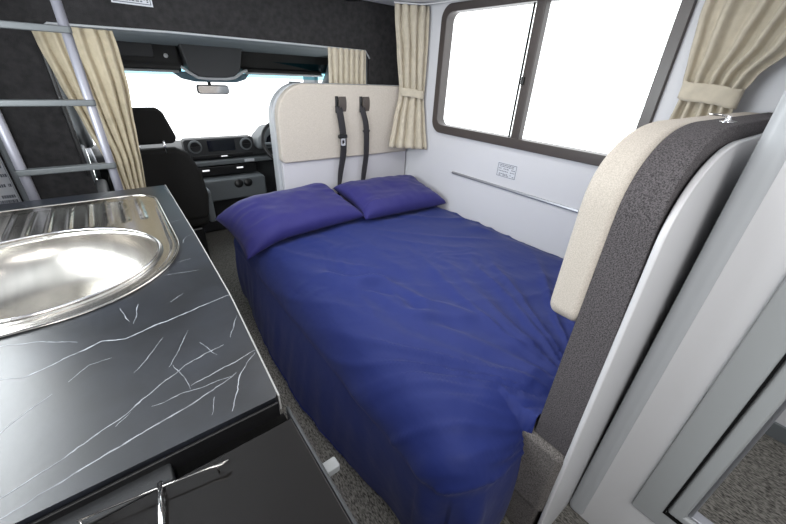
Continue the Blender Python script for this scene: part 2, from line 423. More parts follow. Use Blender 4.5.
def bed_pt(u, v):
    # u: cloth coord across (u<XLB hangs down aisle side), v: along (v<YF hangs down at the foot where x<.8)
    footok = 1 if u < .79 else 0
    dl = max(0., XLB+RR-u); df = max(0., YF+RR-v)*footok
    if not footok and v < YF: v = YF
    x = max(u, XLB+RR); y = max(v, YF+RR) if footok > 0 else v
    z = TOP
    dd = sqrt(dl*dl+df*df)
    hh = fold_h(u, v)*FA
    if dd <= 0:
        edge = sstep(0, .12, W-x)
        z += hh - .03*(1-edge) + .012*sstep(.3, 1.0, min(x-.5, 1.2))
        return (x, y, z)
    nx, ny = (-dl/dd, -df/dd)
    arc = RR*pi/2
    if dd < arc:
        a = dd/RR; out = RR*sin(a); z -= RR*(1-cos(a)); side = 0
        k = 1-sin(a)
        z += hh*k; out += hh*sin(a)*.5
    else:
        fall = dd-arc; out = RR; z -= RR+fall; t = fall/.45; side = t
        s = y if dl > df else x
        wave = .011*fbm(s*3.2, t*.6+2, 1, 2)*sstep(0, .5, t) + .006*noise.noise(Vector((s*14, t*1.2, 6)))*sstep(0, .4, t)
        flare = max(0, .088-.10*((y-1.33)/.85)**2)*t if dl > df else .02*t
        out += flare+wave
        out += .02*sin(min(t, 1)*pi)*.5
    if dl > 0 and df > 0: out += .012*sin(6*math.atan2(df, dl))*sstep(0, .3, side)
    return (x+nx*out, y+ny*out, max(z, .025))
bm = bmesh.new(); rows = []
us = []; u = XLB-DROP+.02
while u < W-.006: us.append(u); u += .0105
us.append(W-.006)
vs = []; v = YF-DROP+.04
while v < 2.27: vs.append(v); v += .0105
for v in vs:
    rows.append([bed_pt(u, v) for u in us])
gridmesh(bm, rows)
bmesh.ops.remove_doubles(bm, verts=bm.verts, dist=.0004)
sheet = ob('bed_sheet', bm, M['blue'], None, smooth=True)
tag(sheet, 'rumpled navy blue sheet covering the whole bed and hanging over its sides', 'sheet')

# ------------------------------------------------------------------ PILLOWS
def pillow(label, c, sx, sy, T, rot, seed, droop=0.):
    bm = bmesh.new(); N_ = 56; top = []; bot = []
    for side in (1, -1):
        rows = []
        for j in range(N_+1):
            v = -1+2*j/N_; row = []
            for i in range(N_+1):
                u = -1+2*i/N_
                pin = 1-.07*(1-u*u)*(abs(v)**3); pin2 = 1-.07*(1-v*v)*(abs(u)**3)
                x = u*sx/2*pin2; y = v*sy/2*pin
                f = max(0, (1-u**4))**.48*max(0, (1-v**4))**.48
                e = min(1-abs(u), 1-abs(v))
                w = .015*fbm(x*5+seed, y*5, seed, 3)*min(1, e*5)
                # radiating creases near ends
                cr = .010*(1-min(1, abs(noise.noise(Vector((y*13+seed, x*3.2, seed))))*3))*sstep(.35, .9, abs(u))*min(1, e*8)
                h = T/2*f
                if side > 0: z = h+ (w+cr)*(1 if f > .05 else f*20)
                else: z = -h*.55
                z -= droop*max(0, -u-.35)**1.6*.9
                row.append((x, y, z))
            rows.append(row)
        gridmesh(bm, rows)
    bmesh.ops.remove_doubles(bm, verts=bm.verts, dist=.0008)
    o = ob('pillow', bm, M['pillow'], None, smooth=True); o.location = c; o.rotation_euler = [radians(a) for a in rot]
    tag(o, label, 'pillow', 'navy blue pillows at the head of the bed'); return o
pillow('navy blue pillow on the aisle side, its corner drooping over the bed edge', (.80, 2.035, .645), .80, .48, .17, (11, -1, 4), 3.1, .17)
pillow('navy blue pillow in the corner against the window wall', (1.565, 2.01, .640), .72, .50, .17, (9, 0, -3), 8.4)

# ------------------------------------------------------------------ ALUMINIUM RAIL + LABELS
bm = bmesh.new(); prism(bm, [(W, .822), (W-.010, .822), (W-.013, .828), (W-.010, .838), (W, .838)], 'y', .80, 1.76)
r = ob('table_rail', bm, M['alu'], None); tag(r, 'long aluminium table rail screwed to the white wall under the window', 'rail')
def sticker(name, label, plane, a0, a1, z0, z1, y=None):
    t = thing(name, label, 'notice', (plane if y is None else (a0+a1)/2, (a0+a1)/2 if y is None else y, z0))
    def bb(p, q, r0, r1, d0, d1):
        if y is None: return (plane-d1, plane-d0, p, q, r0, r1)
        return (p, q, y-d1, y-d0, r0, r1)
    ob('paper', B(bb(a0, a1, z0, z1, 0, .0012)), M['paper'], t)
    bm = bmesh.new(); rnd = random.Random(name+label); h = z1-z0; w = a1-a0
    for k in (0.06, .90): box(bm, *bb(a0+.04*w, a1-.04*w, z0+k*h, z0+(k+.03)*h, .0012, .0018))
    for k in (.04, .94): box(bm, *bb(a0+k*w, a0+(k+.02)*w, z0+.06*h, z0+.93*h, .0012, .0018))
    for ln in (.14, .22, .40, .56, .70, .80):
        x = .10
        while x < .86:
            L_ = rnd.uniform(.03, .09)
            if rnd.random() < .8: box(bm, *bb(a0+x*w, a0+min(x+L_, .9)*w, z0+ln*h, z0+(ln+.05)*h, .0012, .0018))
            x += L_+.025
    ob('print', bm, M['ink'], t)
sticker('wall_notice', 'small printed notice on the white wall below the window', W, 1.232, 1.383, .893, .988)
sticker('wall_notice', 'white notice stuck high on the dark bulkhead above the cab opening', 0, .172, .342, 1.690, 1.80, y=YB)
sticker('wall_notice', 'white printed notice on the bulkhead left of the ladder', 0, -.515, -.435, .76, 1.06, y=YB)

# ------------------------------------------------------------------ CURTAINS
def curtain(name, label, levels, pleats, amp, m, tie=None, rings=True, seed=1, out=None):
    """levels: list of (z, (x,y) left, (x,y) right, amplitude factor)"""
    t = thing(name, label, 'curtain', (levels[-1][1][0], levels[-1][1][1], levels[-1][0]))
    bm = bmesh.new(); rows = []; NR = 60; NC = pleats*12
    ts = [l[0] for l in levels]
    for r_ in range(NR+1):
        f = r_/NR*(len(levels)-1)
        z = None; k = min(int(f), len(levels)-2); u = f-k; us_ = u*u*(3-2*u)*.5+u*.5
        A, C = levels[k], levels[k+1]
        z = lerp(A[0], C[0], u)
        l = [lerp(A[1][q], C[1][q], us_) for q in (0, 1)]; rr = [lerp(A[2][q], C[2][q], us_) for q in (0, 1)]
        af = lerp(A[3], C[3], us_)
        dx, dy = rr[0]-l[0], rr[1]-l[1]; L_ = sqrt(dx*dx+dy*dy); nx, ny = dy/L_, -dx/L_
        if out: nx, ny = out
        row = []
        for c in range(NC+1):
            s = c/NC
            ph = s*pleats*2*pi + 1.3*noise.noise(Vector((s*3, z*2.2, seed))) + .6*noise.noise(Vector((s*7, z*5, seed+4)))
            w = sin(ph)+.35*sin(2*ph+seed)+.5*noise.noise(Vector((s*9, z*6, seed)))
            ed = sstep(0, .06, s)*(1-sstep(.94, 1, s))
            o_ = amp*af*w*(.3+.7*ed)
            row.append((l[0]+dx*s+nx*o_, l[1]+dy*s+ny*o_, z+.004*sin(ph)*(1 if r_ == NR else 0)))
        rows.append(row)
    gridmesh(bm, rows); o = ob('cloth', bm, m, t, smooth=True)
    sm = o.modifiers.new('solid', 'SOLIDIFY'); sm.thickness = .003
    if tie:
        z0, z1, (lx, ly), (rx, ry), d_ = tie
        bm = bmesh.new(); dx, dy = rx-lx, ry-ly; L_ = sqrt(dx*dx+dy*dy); tx, ty = dx/L_, dy/L_; nx, ny = ty, -tx
        if out: nx, ny = out
        rows = []
        zl = tie[0]
        for q in range(7):
            row = []
            for a in range(33):
                th = 2*pi*a/32; s = cos(th); 
                sup = lambda v: (abs(v)**.6)*(1 if v >= 0 else -1)
                px = (lx+rx)/2+tx*L_/2*1.03*sup(s)+nx*d_*sup(sin(th)); py = (ly+ry)/2+ty*L_/2*1.03*sup(s)+ny*d_*sup(sin(th))
                zz = lerp(z0, z1, q/6)-.012*s+.002*sin(5*th)
                row.append((px, py, zz))
            rows.append(row)
        gridmesh(bm, rows); o = ob('tie_back', bm, m, t, smooth=True); sm = o.modifiers.new('solid', 'SOLIDIFY'); sm.thickness = .003
    return t
# corner curtain beside window
curtain('window_curtain', 'cream curtain tied at mid height in the corner left of the window',
        [(1.862, (1.73, 2.262), (1.93, 2.14), 1), (1.80, (1.735, 2.262), (1.93, 2.13), .7), (1.6, (1.765, 2.262), (1.93, 2.12), 1), (1.345, (1.805, 2.262), (1.925, 2.115), .8), (1.29, (1.80, 2.262), (1.925, 2.115), .8), (1.15, (1.755, 2.25), (1.93, 2.09), 1), (.945, (1.705, 2.235), (1.932, 2.045), 1.1)],
        4, .018, M['curtain'], tie=(1.305, 1.360, (1.808, 2.252), (1.920, 2.118), .026), seed=2)
# right curtain by the rear backrest, swept up and to the right
curtain('window_curtain', 'cream curtain tied back right of the window above the rear backrest',
        [(1.868, (1.895, .56), (1.895, .16), 1.2), (1.72, (1.885, .565), (1.885, .20), 1.2), (1.60, (1.875, .55), (1.875, .25), 1.1), (1.50, (1.87, .535), (1.87, .32), 1), (1.425, (1.87, .520), (1.87, .345), .9), (1.30, (1.87, .53), (1.87, .33), 1), (1.10, (1.87, .545), (1.87, .36), 1)],
        5, .018, M['curtain'], tie=(1.405, 1.470, (1.870, .526), (1.870, .338), .032), seed=5, out=(-1, 0))
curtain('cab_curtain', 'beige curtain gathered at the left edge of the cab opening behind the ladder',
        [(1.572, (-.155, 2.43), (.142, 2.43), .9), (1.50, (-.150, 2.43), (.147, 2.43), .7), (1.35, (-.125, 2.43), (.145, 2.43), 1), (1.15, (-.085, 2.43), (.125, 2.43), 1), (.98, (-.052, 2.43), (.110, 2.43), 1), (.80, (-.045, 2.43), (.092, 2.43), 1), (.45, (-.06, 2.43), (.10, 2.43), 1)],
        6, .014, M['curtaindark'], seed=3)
curtain('cab_curtain', 'beige curtain hanging at the right edge of the cab opening behind the beige backrest',
        [(1.590, (1.312, 2.438), (1.622, 2.438), .8), (1.50, (1.312, 2.438), (1.62, 2.438), .8), (1.3, (1.31, 2.438), (1.62, 2.438), 1), (1.0, (1.31, 2.438), (1.62, 2.438), 1)],
        7, .012, M['curtain'], seed=7)
# curtain hooks / track
bm = bmesh.new(); tube(bm, [(1.905, .15, 1.868), (1.905, 2.05, 1.868), (1.88, 2.16, 1.868), (1.72, 2.262, 1.868)], .005, 8)
ct_ = ob('curtain_track', bm, M['white'], None, smooth=True); tag(ct_, 'thin white curtain track under the overhead locker', 'curtain track')

# ------------------------------------------------------------------ LADDER
ld = thing('bunk_ladder', 'aluminium bunk ladder with flat rungs standing before the dark bulkhead', 'ladder', (-.18, 2.1, .3))
for x in (-.332, -.030):
    bm = bmesh.new(); tube(bm, [(x, 2.115, .02), (x, 2.115, 1.95)], .0175, 16); ob('rail', bm, M['aluplain'], ld, smooth=True)
for z in (.485, .75, 1.013, 1.281, 1.545, 1.81):
    bm = bmesh.new(); prism(bm, rrect(-.352, -.010, 2.085, 2.125, .012, 5), 'z', z-.012, z+.012)
    ob('rung', bm, M['rung'], ld, bevel=.004)

# ------------------------------------------------------------------ KITCHEN
CT = .92
kc = thing('kitchen_cabinet', 'white kitchen cabinet under the black marble worktop', 'cabinet', (-.2, 1.2, 0))
ob('cabinet_body', B((-.51, .105, .468, 1.97, .07, .76), (-.51, .105, 1.90, 1.97, .76, .878), (.08, .105, .468, 1.90, .76, .878)), M['white'], kc, bevel=.004)
ob('plinth', B((-.50, .07, .468, 1.95, 0, .07)), M['black'], kc)
for y0, y1 in ((.50, 1.22), (1.23, 1.96)):
    dd_ = ob('door', B((.105, .122, y0, y1, .09, .85)), M['white'], kc, bevel=.004)
wt = thing('worktop', 'black marble-patterned worktop with white veins beside the aisle', 'worktop', (-.2, 1.2, .88))
# slab with sink cut-out: slab ring built around the sink outline
def sink_outline(k=0.):
    """closed outline of the sink rim (x,y), k = inset"""
    pts = []
    # far side straight, right side, then round bowl end toward viewer
    x0, x1, y0, y1 = -.50+k, .090-k, .945+k, 1.880-k
    # right-far corner r=.08
    for i in range(9):
        a = radians(90-90*i/8); pts.append((x1-.10+.10*cos(a), y1-.10+.10*sin(a)))
    # right side going to near, then big arc to near side
    cx, cy, rx, ry = -.22, 1.29, x1+.22, 1.29-y0
    for i in range(0, 25):
        a = radians(0-90*i/24); pts.append((cx+rx*cos(a), cy+ry*sin(a)))
    pts.append((-.36, y0)); pts.append((-.44, y0+.02)); pts.append((x0, y0+.09)); pts.append((x0, y1-.06)); pts.append((x0+.04, y1))
    return pts
SO = sink_outline(.012)
bm = bmesh.new()
X0, X1, Y0, Y1 = XL+.002, .152, .466, 2.0
# build the top face as fan between rectangle and the outline
def edge_x(y):
    K = [(.466, .122), (.60, .129), (.85, .142), (1.3, .149), (2.0, .153)]
    for (ya, xa), (yb, xb) in zip(K, K[1:]):
        if y <= yb: return lerp(xa, xb, max(0, (y-ya)/(yb-ya)))
    return .153
def rect_pt(p):
    c = (-.2, 1.4); dx, dy = p[0]-c[0], p[1]-c[1]; t = 1e9
    if dx > 0: t = min(t, (X1-c[0])/dx)
    if dx < 0: t = min(t, (X0-c[0])/dx)
    if dy > 0: t = min(t, (Y1-c[1])/dy)
    if dy < 0: t = min(t, (Y0-c[1])/dy)
    return (c[0]+dx*t, c[1]+dy*t)
loop = []
dense = []
for a, b in zip(SO, SO[1:]+SO[:1]):
    for i in range(4): dense.append((lerp(a[0], b[0], i/4), lerp(a[1], b[1], i/4)))
outr = [rect_pt(p) for p in dense]
# snap nearest outer points onto the corners
for cxy in ((X0, Y0), (X0, Y1), (X1, Y0), (X1, Y1)):
    k = min(range(len(outr)), key=lambda i: (outr[i][0]-cxy[0])**2+(outr[i][1]-cxy[1])**2); outr[k] = cxy
# the surface itself (top, bottom, sides)
outr = [(X0, Y0), (edge_x(Y0)-.006, Y0), (edge_x(Y0), Y0+.006)]+[(edge_x(Y0+(Y1-Y0)*i/30), Y0+(Y1-Y0)*i/30) for i in range(1, 31)]+[(X0, Y1)]
for zz_, flip in ((.882, 1), (CT, 0)):
    es = []
    for lp in (outr, SO):
        vv_ = [bm.verts.new((p[0], p[1], zz_)) for p in lp]
        es += [bm.edges.new((vv_[i], vv_[(i+1) % len(vv_)])) for i in range(len(vv_))]
    bmesh.ops.triangle_fill(bm, use_beauty=True, use_dissolve=False, edges=es, normal=(0, 0, 1))
for lp in (outr, SO):
    for p, q in zip(lp, lp[1:]+lp[:1]):
        bm.faces.new([bm.verts.new(c) for c in ((*p, .882), (*q, .882), (*q, CT), (*p, CT))])
bmesh.ops.remove_doubles(bm, verts=bm.verts, dist=.00005)
slab_bm = bm
bm = bmesh.new(); ep = [(edge_x(Y0+(Y1-Y0)*i/30), Y0+(Y1-Y0)*i/30) for i in range(31)]
prism(bm, ep+[(x+.003, y) for x, y in ep[::-1]], 'z', .884, CT+.0006)
ob('edge_strip', bm, M['edge'], wt)
VE = [[(-.245,.517),(-.185,.537),(-.1,.579),(.001,.644),(.079,.662)],[(-.241,.484),(-.175,.5),(-.1,.516),(-.006,.536),(.078,.566)],
[(-.064,.571),(.012,.568),(.067,.563)],[(0,.582),(.058,.593),(.128,.608)],[(.047,.479),(.084,.562),(.126,.602)],
[(-.246,.777),(-.194,.793),(-.126,.818),(-.086,.797),(-.043,.813),(.022,.824),(.066,.837),(.142,.85)],[(-.32,.926),(-.24,.89),(-.166,.843)],
[(-.079,.676),(-.046,.722),(-.021,.76)],[(-.026,.657),(-.004,.692),(.029,.756)],[(-.179,.718),(-.149,.749),(-.113,.749)],[(.014,.493),(.029,.53)],
[(.096,.68),(.132,.753)],[(-.114,.557),(-.095,.578)],[(-.019,.658),(-.005,.608),(-.002,.573)],[(.145,1.985),(.151,1.814)],[(.092,1.467),(.148,1.483)],
[(.065,1.113),(.101,1.118)],[(.02,1.048),(.054,1.042),(.105,1.032)],[(-.087,.935),(-.074,.861)],[(-.066,.849),(-.052,.932)],[(-.11,1.90),(-.081,1.96),(-.057,1.99)],
[(-.354,1.98),(-.334,1.93),(-.338,1.89)],[(.014,.897),(.047,.925)],[(.10,1.25),(.12,1.30),(.145,1.31)],[(-.3,.60),(-.25,.66),(-.2,.70)],[(-.42,.86),(-.34,.83),(-.246,.777)],[(.04,.70),(.06,.64)]]
WD = [.0028, .0036, .0020, .0028, .0022, .0040, .0020]
for vi, v in enumerate(VE):
    w = WD[vi] if vi < len(WD) else .0016
    pts = []
    for a, b in zip(v, v[1:]):
        L_ = max(2, int(sqrt((a[0]-b[0])**2+(a[1]-b[1])**2)/.006))
        for i in range(L_): pts.append((lerp(a[0], b[0], i/L_), lerp(a[1], b[1], i/L_)))
    pts.append(v[-1]); L2 = len(pts); rows = []
    d0 = Vector((v[-1][0]-v[0][0], v[-1][1]-v[0][1])).normalized(); nn = Vector((-d0.y, d0.x))
    for i, p in enumerate(pts):
        t = i/(L2-1); j = .004*noise.noise(Vector((p[0]*30, p[1]*30, vi)))+.0015*noise.noise(Vector((p[0]*120, p[1]*120, vi)))
        ww = w*(.25+.75*sin(pi*min(1, max(0, t*.9+.08)))**.5)*(.55+.9*abs(noise.noise(Vector((p[0]*45, p[1]*45, vi+20)))))
        q = Vector(p)+nn*j
        rows.append([(q.x-nn.x*ww/2, q.y-nn.y*ww/2, CT+.0003), (q.x+nn.x*ww/2, q.y+nn.y*ww/2, CT+.0003)])
    gridmesh(slab_bm, rows, 1)
slab = ob('slab', slab_bm, [M['marble'], M['vein']], wt)

# sink
sk = thing('kitchen_sink', 'stainless steel sink with oval bowl and ribbed drainer set in the worktop', 'sink', (-.2, 1.4, .8))
BCX, BCY, BRX, BRY = -.255, 1.275, .290, .270
def bowl(t_): return (BCX+BRX*cos(t_), BCY+BRY*sin(t_))
# rim plate from the outline to the bowl edge, ribs modelled on the drainer
OUTL = sink_outline(0.)
NB = 96
def ray_out(th, pl):
    # where the ray from bowl centre meets the outline polygon
    d = (cos(th), sin(th)); best = None
    for a, b in zip(pl, pl[1:]+pl[:1]):
        ex, ey = b[0]-a[0], b[1]-a[1]; den = d[0]*ey-d[1]*ex
        if abs(den) < 1e-9: continue
        t = ((a[0]-BCX)*ey-(a[1]-BCY)*ex)/den; s = ((a[0]-BCX)*d[1]-(a[1]-BCY)*d[0])/den
        if t > 0 and -1e-6 <= s <= 1+1e-6: best = t if best is None else min(best, t)
    return best
def rim_z(x, y, fo):
    z = CT+.001
    return z
bm = bmesh.new(); rows = []
NA, NR_ = 480, 26
for j in range(NR_+1):
    row = []
    for i in range(NA+1):
        th = 2*pi*i/NA; to = ray_out(th, OUTL); tb = 1/sqrt((cos(th)/BRX)**2+(sin(th)/BRY)**2)
        tb = min(tb, to-.012)
        t = lerp(to, tb, j/NR_); x, y = BCX+t*cos(th), BCY+t*sin(th)
        edge = to-t; inner = t-tb
        z = CT+.0035*sstep(0, .006, edge)*(1-sstep(.014, .026, edge)*1.9)
        if y > 1.545:   # drainer
            m_ = sstep(1.548, 1.575, y)*(1-sstep(1.835, 1.850, y))*(1-sstep(.02, .045, x))
            ph = (x+.030)/.056; rib = max(0, 1-abs((ph-round(ph))*.056)/.009)
            z += m_*.0075*(rib*rib*(3-2*rib))
        z += .004*(1-sstep(0, .010, inner))*(sstep(.0, .01, edge))
        row.append((x, y, z))
    rows.append(row)
# bowl walls
for k in range(1, 15):
    f = k/14; row = []
    for i in range(NA+1):
        th = 2*pi*i/NA; tb = 1/sqrt((cos(th)/BRX)**2+(sin(th)/BRY)**2); tb = min(tb, ray_out(th, OUTL)-.012)
        a_ = pi/2*f; s = cos(a_)**.55*.995 if f < 1 else .0; s = max(s, .03); z = CT-.001-.150*sin(a_)**1.0
        row.append((BCX+tb*s*cos(th), BCY+tb*s*sin(th), z))
    rows.append(row)
gridmesh(bm, rows); bmesh.ops.remove_doubles(bm, verts=bm.verts, dist=.0001)
so = ob('basin', bm, M['steel'], sk, smooth=True)
bm = bmesh.new(); tube(bm, [(p[0], p[1], CT+.0028) for p in OUTL], .0042, 8, closed=True); ob('rim', bm, M['steeldark'], sk, smooth=True)
bm = bmesh.new(); tube(bm, [(*bowl(2*pi*i/90), CT+.0045) for i in range(90)], .0035, 8, closed=True); ob('bowl_edge', bm, M['chrome'], sk, smooth=True)
bm = bmesh.new(); lathe(bm, [(.0, 0), (.030, 0), (.034, .002), (.030, .004), (.012, .001), (.0, .001)], (BCX, BCY, CT-.1505)); ob('drain', bm, M['chrome'], sk, smooth=True)

# hob with black glass lid (bottom left)
hb = thing('glass_hob', 'black glass-topped hob at the near end of the worktop', 'hob', (-.2, .1, .86))
ob('hob_body', B((-.50, .100, -.40, .425, .0, .888), (-.50, .100, .425, .460, .0, .84)), M['black'], hb, bevel=.004)
ob('hinge_block', B((-.50, -.057, .428, .463, .84, .899)), M['dash'], hb, bevel=.004)
ob('glass_lid', B((-.50, .128, -.40, .426, .888, .898)), M['blackglass'], hb, bevel=.002)
ob('recess', B((-.055, .126, .430, .462, .84, .878)), M['rubber'], hb, bevel=.003)
ob('rear_lip', B((-.50, .119, .4585, .4645, .84, .912)), M['black'], hb, bevel=.002)
ob('side_trim', B((.129, .135, -.40, .455, .83, .897)), M['dash'], hb, bevel=.002)
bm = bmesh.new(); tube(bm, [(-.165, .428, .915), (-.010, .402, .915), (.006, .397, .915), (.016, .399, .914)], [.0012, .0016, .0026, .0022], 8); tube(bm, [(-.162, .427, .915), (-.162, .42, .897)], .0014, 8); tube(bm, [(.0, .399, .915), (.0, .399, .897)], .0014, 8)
ob('reflection_line', bm, M['steeldark'], hb, smooth=True)  # dim reflection line in the black glass, modelled as a thin steel rod
bm = bmesh.new(); tube(bm, [(-.072, .420, .915), (-.0785, .361, .915), (-.095, .16, .915)], .0034, 10); tube(bm, [(-.095, .16, .915), (-.095, .16, .897)], .0034, 10); tube(bm, [(-.072, .420, .915), (-.072, .420, .897)], .0034, 10)
ob('reflection_bar', bm, M['chrome'], hb, smooth=True)  # bright reflection in the lid glass, modelled as a raised chrome bar
# latch on the aisle side
lt = thing('cabinet_latch', 'small steel bolt latch on the aisle edge of the hob unit', 'latch', (.15, .33, .8))
bm = bmesh.new(); prism(bm, rrect(.137, .172, .330, .352, .004, 3), 'z', .826, .842); ob('bolt', bm, M['doorframe'], lt, bevel=.002)
ob('latch_plate', B((.135, .138, .27, .385, .80, .835)), M['alu'], lt, bevel=.001)
bm = bmesh.new(); tube(bm, [(.143, .325, .822), (.143, -.3, .822)], .0045, 10); ob('rail', bm, M['aluplain'], lt, smooth=True)

# ------------------------------------------------------------------ CAB
struct('ceiling_cab', B((-.22, 1.72, YB+.03, 3.15, 1.66, 1.69)), M['headliner'])
bm = bmesh.new(); prism(bm, [(YB+.03, 1.66), (YB+.03, 1.60), (YB+.10, 1.582), (YB+.30, 1.578), (2.92, 1.560), (3.02, 1.545), (3.02, 1.66)], 'x', -.2, 1.70)
struct('trim_6', bm, M['headliner'], smooth=False)
struct('wall_cab_left', B((-.24, -.20, YB+.03, 2.60, 0, 1.66), (-.24, -.20, 2.60, 3.7, 0, .92), (-.24, -.20, 3.45, 3.7, .92, 1.66), (-.24, -.20, 2.60, 3.7, 1.42, 1.66)), M['dashgrey'])
struct('wall_cab_right', B((1.70, 1.74, YB+.03, 2.60, 0, 1.66), (1.70, 1.74, 2.60, 3.7, 0, .92), (1.70, 1.74, 3.45, 3.7, .92, 1.66), (1.70, 1.74, 2.60, 3.7, 1.42, 1.66)), M['dashgrey'])
# door mirror and door pieces glimpsed past the left curtain
dm = thing('door_mirror', 'grey door mirror glimpsed between dark wall and left cab curtain', 'mirror', (-.30, 3.1, .95))
bm = bmesh.new(); prism(bm, rrect(-.42, -.26, .95, 1.16, .03, 5), 'y', 3.1, 3.16); ob('mirror_housing', bm, M['dashgrey'], dm, bevel=.012)
bm = bmesh.new(); prism(bm, rrect(-.41, -.27, .965, 1.145, .025, 5), 'y', 3.096, 3.10); ob('mirror_glass', bm, M['chrome'], dm)
dr = thing('door_3', None, None, (-.2, 2.9, .3)); dr['kind'] = 'structure'
ob('door_panel', B((-.198, -.165, 2.55, 3.45, .2, .90)), M['dashgrey'], dr, bevel=.015)
ob('armrest', B((-.17, -.10, 2.65, 3.2, .62, .70)), M['dash'], dr, bevel=.02)
bm = bmesh.new(); tube(bm, [(-.14, 3.22, .70), (-.13, 3.22, .80), (-.14, 3.25, .90)], .015, 8); ob('handle', bm, M['alu'], dr, smooth=True)
# windscreen
ws = thing('window_3', None, None, (.75, 3.4, 1.0)); ws['kind'] = 'structure'
def wsrow(z, dz=0):
    f = (z-.90)/.58
    return [(x, lerp(3.72, 3.10, f)-.10*((x-.75)/.9)**2, z) for x in [lerp(-.16, 1.66, i/20) for i in range(21)]]
bm = bmesh.new(); gridmesh(bm, [wsrow(z) for z in (.84, 1.0, 1.1, 1.2, 1.3, 1.372)]); ob('pane', bm, M['glass'], ws, smooth=True)
bm = bmesh.new(); gridmesh(bm, [wsrow(z) for z in (1.372, 1.40, 1.45, 1.49)]); ob('tinted_band', bm, M['tint'], ws, smooth=True)
ob('toll_tag', B((1.30, 1.40, 3.11, 3.118, 1.335, 1.358)), M['headliner'], ws)
# A pillars
for s, x0, x1 in ((0, -.20, -.12), (1, 1.60, 1.70)):
    bm = bmesh.new()
    tube(bm, [(lerp(x0, x1, .5), 3.60, .88), (lerp(x0, x1, .5), 3.30, 1.15), (lerp(x0, x1, .5), 3.02, 1.42), (lerp(x0, x1, .5), 2.85, 1.60)], [.05, .045, .05, .07], 12)
    struct('trim_7' if s == 0 else 'trim_8', bm, M['dashgrey'], smooth=True)
# overhead console across the header
oc = thing('overhead_console', 'dark overhead storage console above the windscreen', 'console', (.75, 3.0, 1.4))
prof = [(3.12, 1.40), (3.00, 1.398), (2.985, 1.412), (2.985, 1.44), (3.00, 1.46), (3.00, 1.56), (3.02, 1.615), (3.12, 1.64)]
bm = bmesh.new(); prism(bm, prof, 'x', -.15, .50); ob('storage_box', bm, M['cabblack'], oc, bevel=.006)
bm = bmesh.new(); prism(bm, [(3.14, 1.40), (3.02, 1.405), (2.995, 1.415), (3.0, 1.435), (3.08, 1.445), (3.10, 1.60), (3.14, 1.64)], 'x', .90, 1.55); ob('open_shelf', bm, M['cabblack'], oc, bevel=.006)
bm = bmesh.new(); prism(bm, rrect(.14, .36, 1.475, 1.565, .015, 4), 'y', 2.990, 3.0); ob('flap', bm, M['dash'], oc, bevel=.004)
bm = bmesh.new(); lathe(bm, [(.0, 0), (.011, 0), (.013, .004), (.010, .008)], (.425, 2.984, 1.488), 'y', 16); ob('knob', bm, M['white'], oc, smooth=True)
bm = bmesh.new(); prism(bm, [(.505, 1.565), (.535, 1.405), (.60, 1.368), (.80, 1.370), (.865, 1.412), (.90, 1.565)], 'y', 2.93, 3.10); ob('centre_console', bm, M['dash'], oc, bevel=.010, seg=3)
bm = bmesh.new(); tube(bm, [(.49, 2.935, 1.430), (.525, 2.93, 1.402), (.58, 2.928, 1.368), (.64, 2.928, 1.362), (.76, 2.928, 1.364), (.82, 2.928, 1.374), (.88, 2.93, 1.412), (.915, 2.935, 1.425)], .009, 8); ob('light_edge', bm, M['greytrim'], oc, smooth=True)
bm = bmesh.new(); tube(bm, [(-.15, 2.985, 1.398), (.48, 2.985, 1.400)], .008, 8); ob('lower_edge', bm, M['greytrim'], oc, smooth=True)
bm = bmesh.new(); tube(bm, [(.92, 2.99, 1.405), (1.55, 2.99, 1.408)], .008, 8); ob('lower_edge', bm, M['greytrim'], oc, smooth=True)
bm = bmesh.new(); prism(bm, [(.44, 1.40), (.50, 1.355), (.58, 1.338), (.86, 1.340), (.93, 1.362), (.96, 1.40)], 'y', 3.04, 3.08); ob('sensor_cover', bm, mat('blue_grey_plastic', (.10, .18, .23), .4), oc, bevel=.004)
ob('header_panel', B((-.18, 1.68, 3.07, 3.13, 1.43, 1.66)), M['cabblack'], oc)
# rear-view mirror
rv = thing('rear_view_mirror', 'rear-view mirror hanging from the windscreen header', 'mirror', (.70, 3.02, 1.28))
bm = bmesh.new(); prism(bm, rrect(.575, .79, 1.262, 1.322, .018, 5), 'y', 3.01, 3.035); ob('mirror_housing', bm, M['dash'], rv, bevel=.006)
bm = bmesh.new(); prism(bm, rrect(.583, .783, 1.269, 1.315, .014, 5), 'y', 3.006, 3.0095); ob('mirror_glass', bm, M['chrome'], rv)
bm = bmesh.new(); tube(bm, [(.67, 3.035, 1.30), (.67, 3.05, 1.325), (.67, 3.06, 1.35)], .012, 8); ob('stem', bm, M['black'], rv, smooth=True)

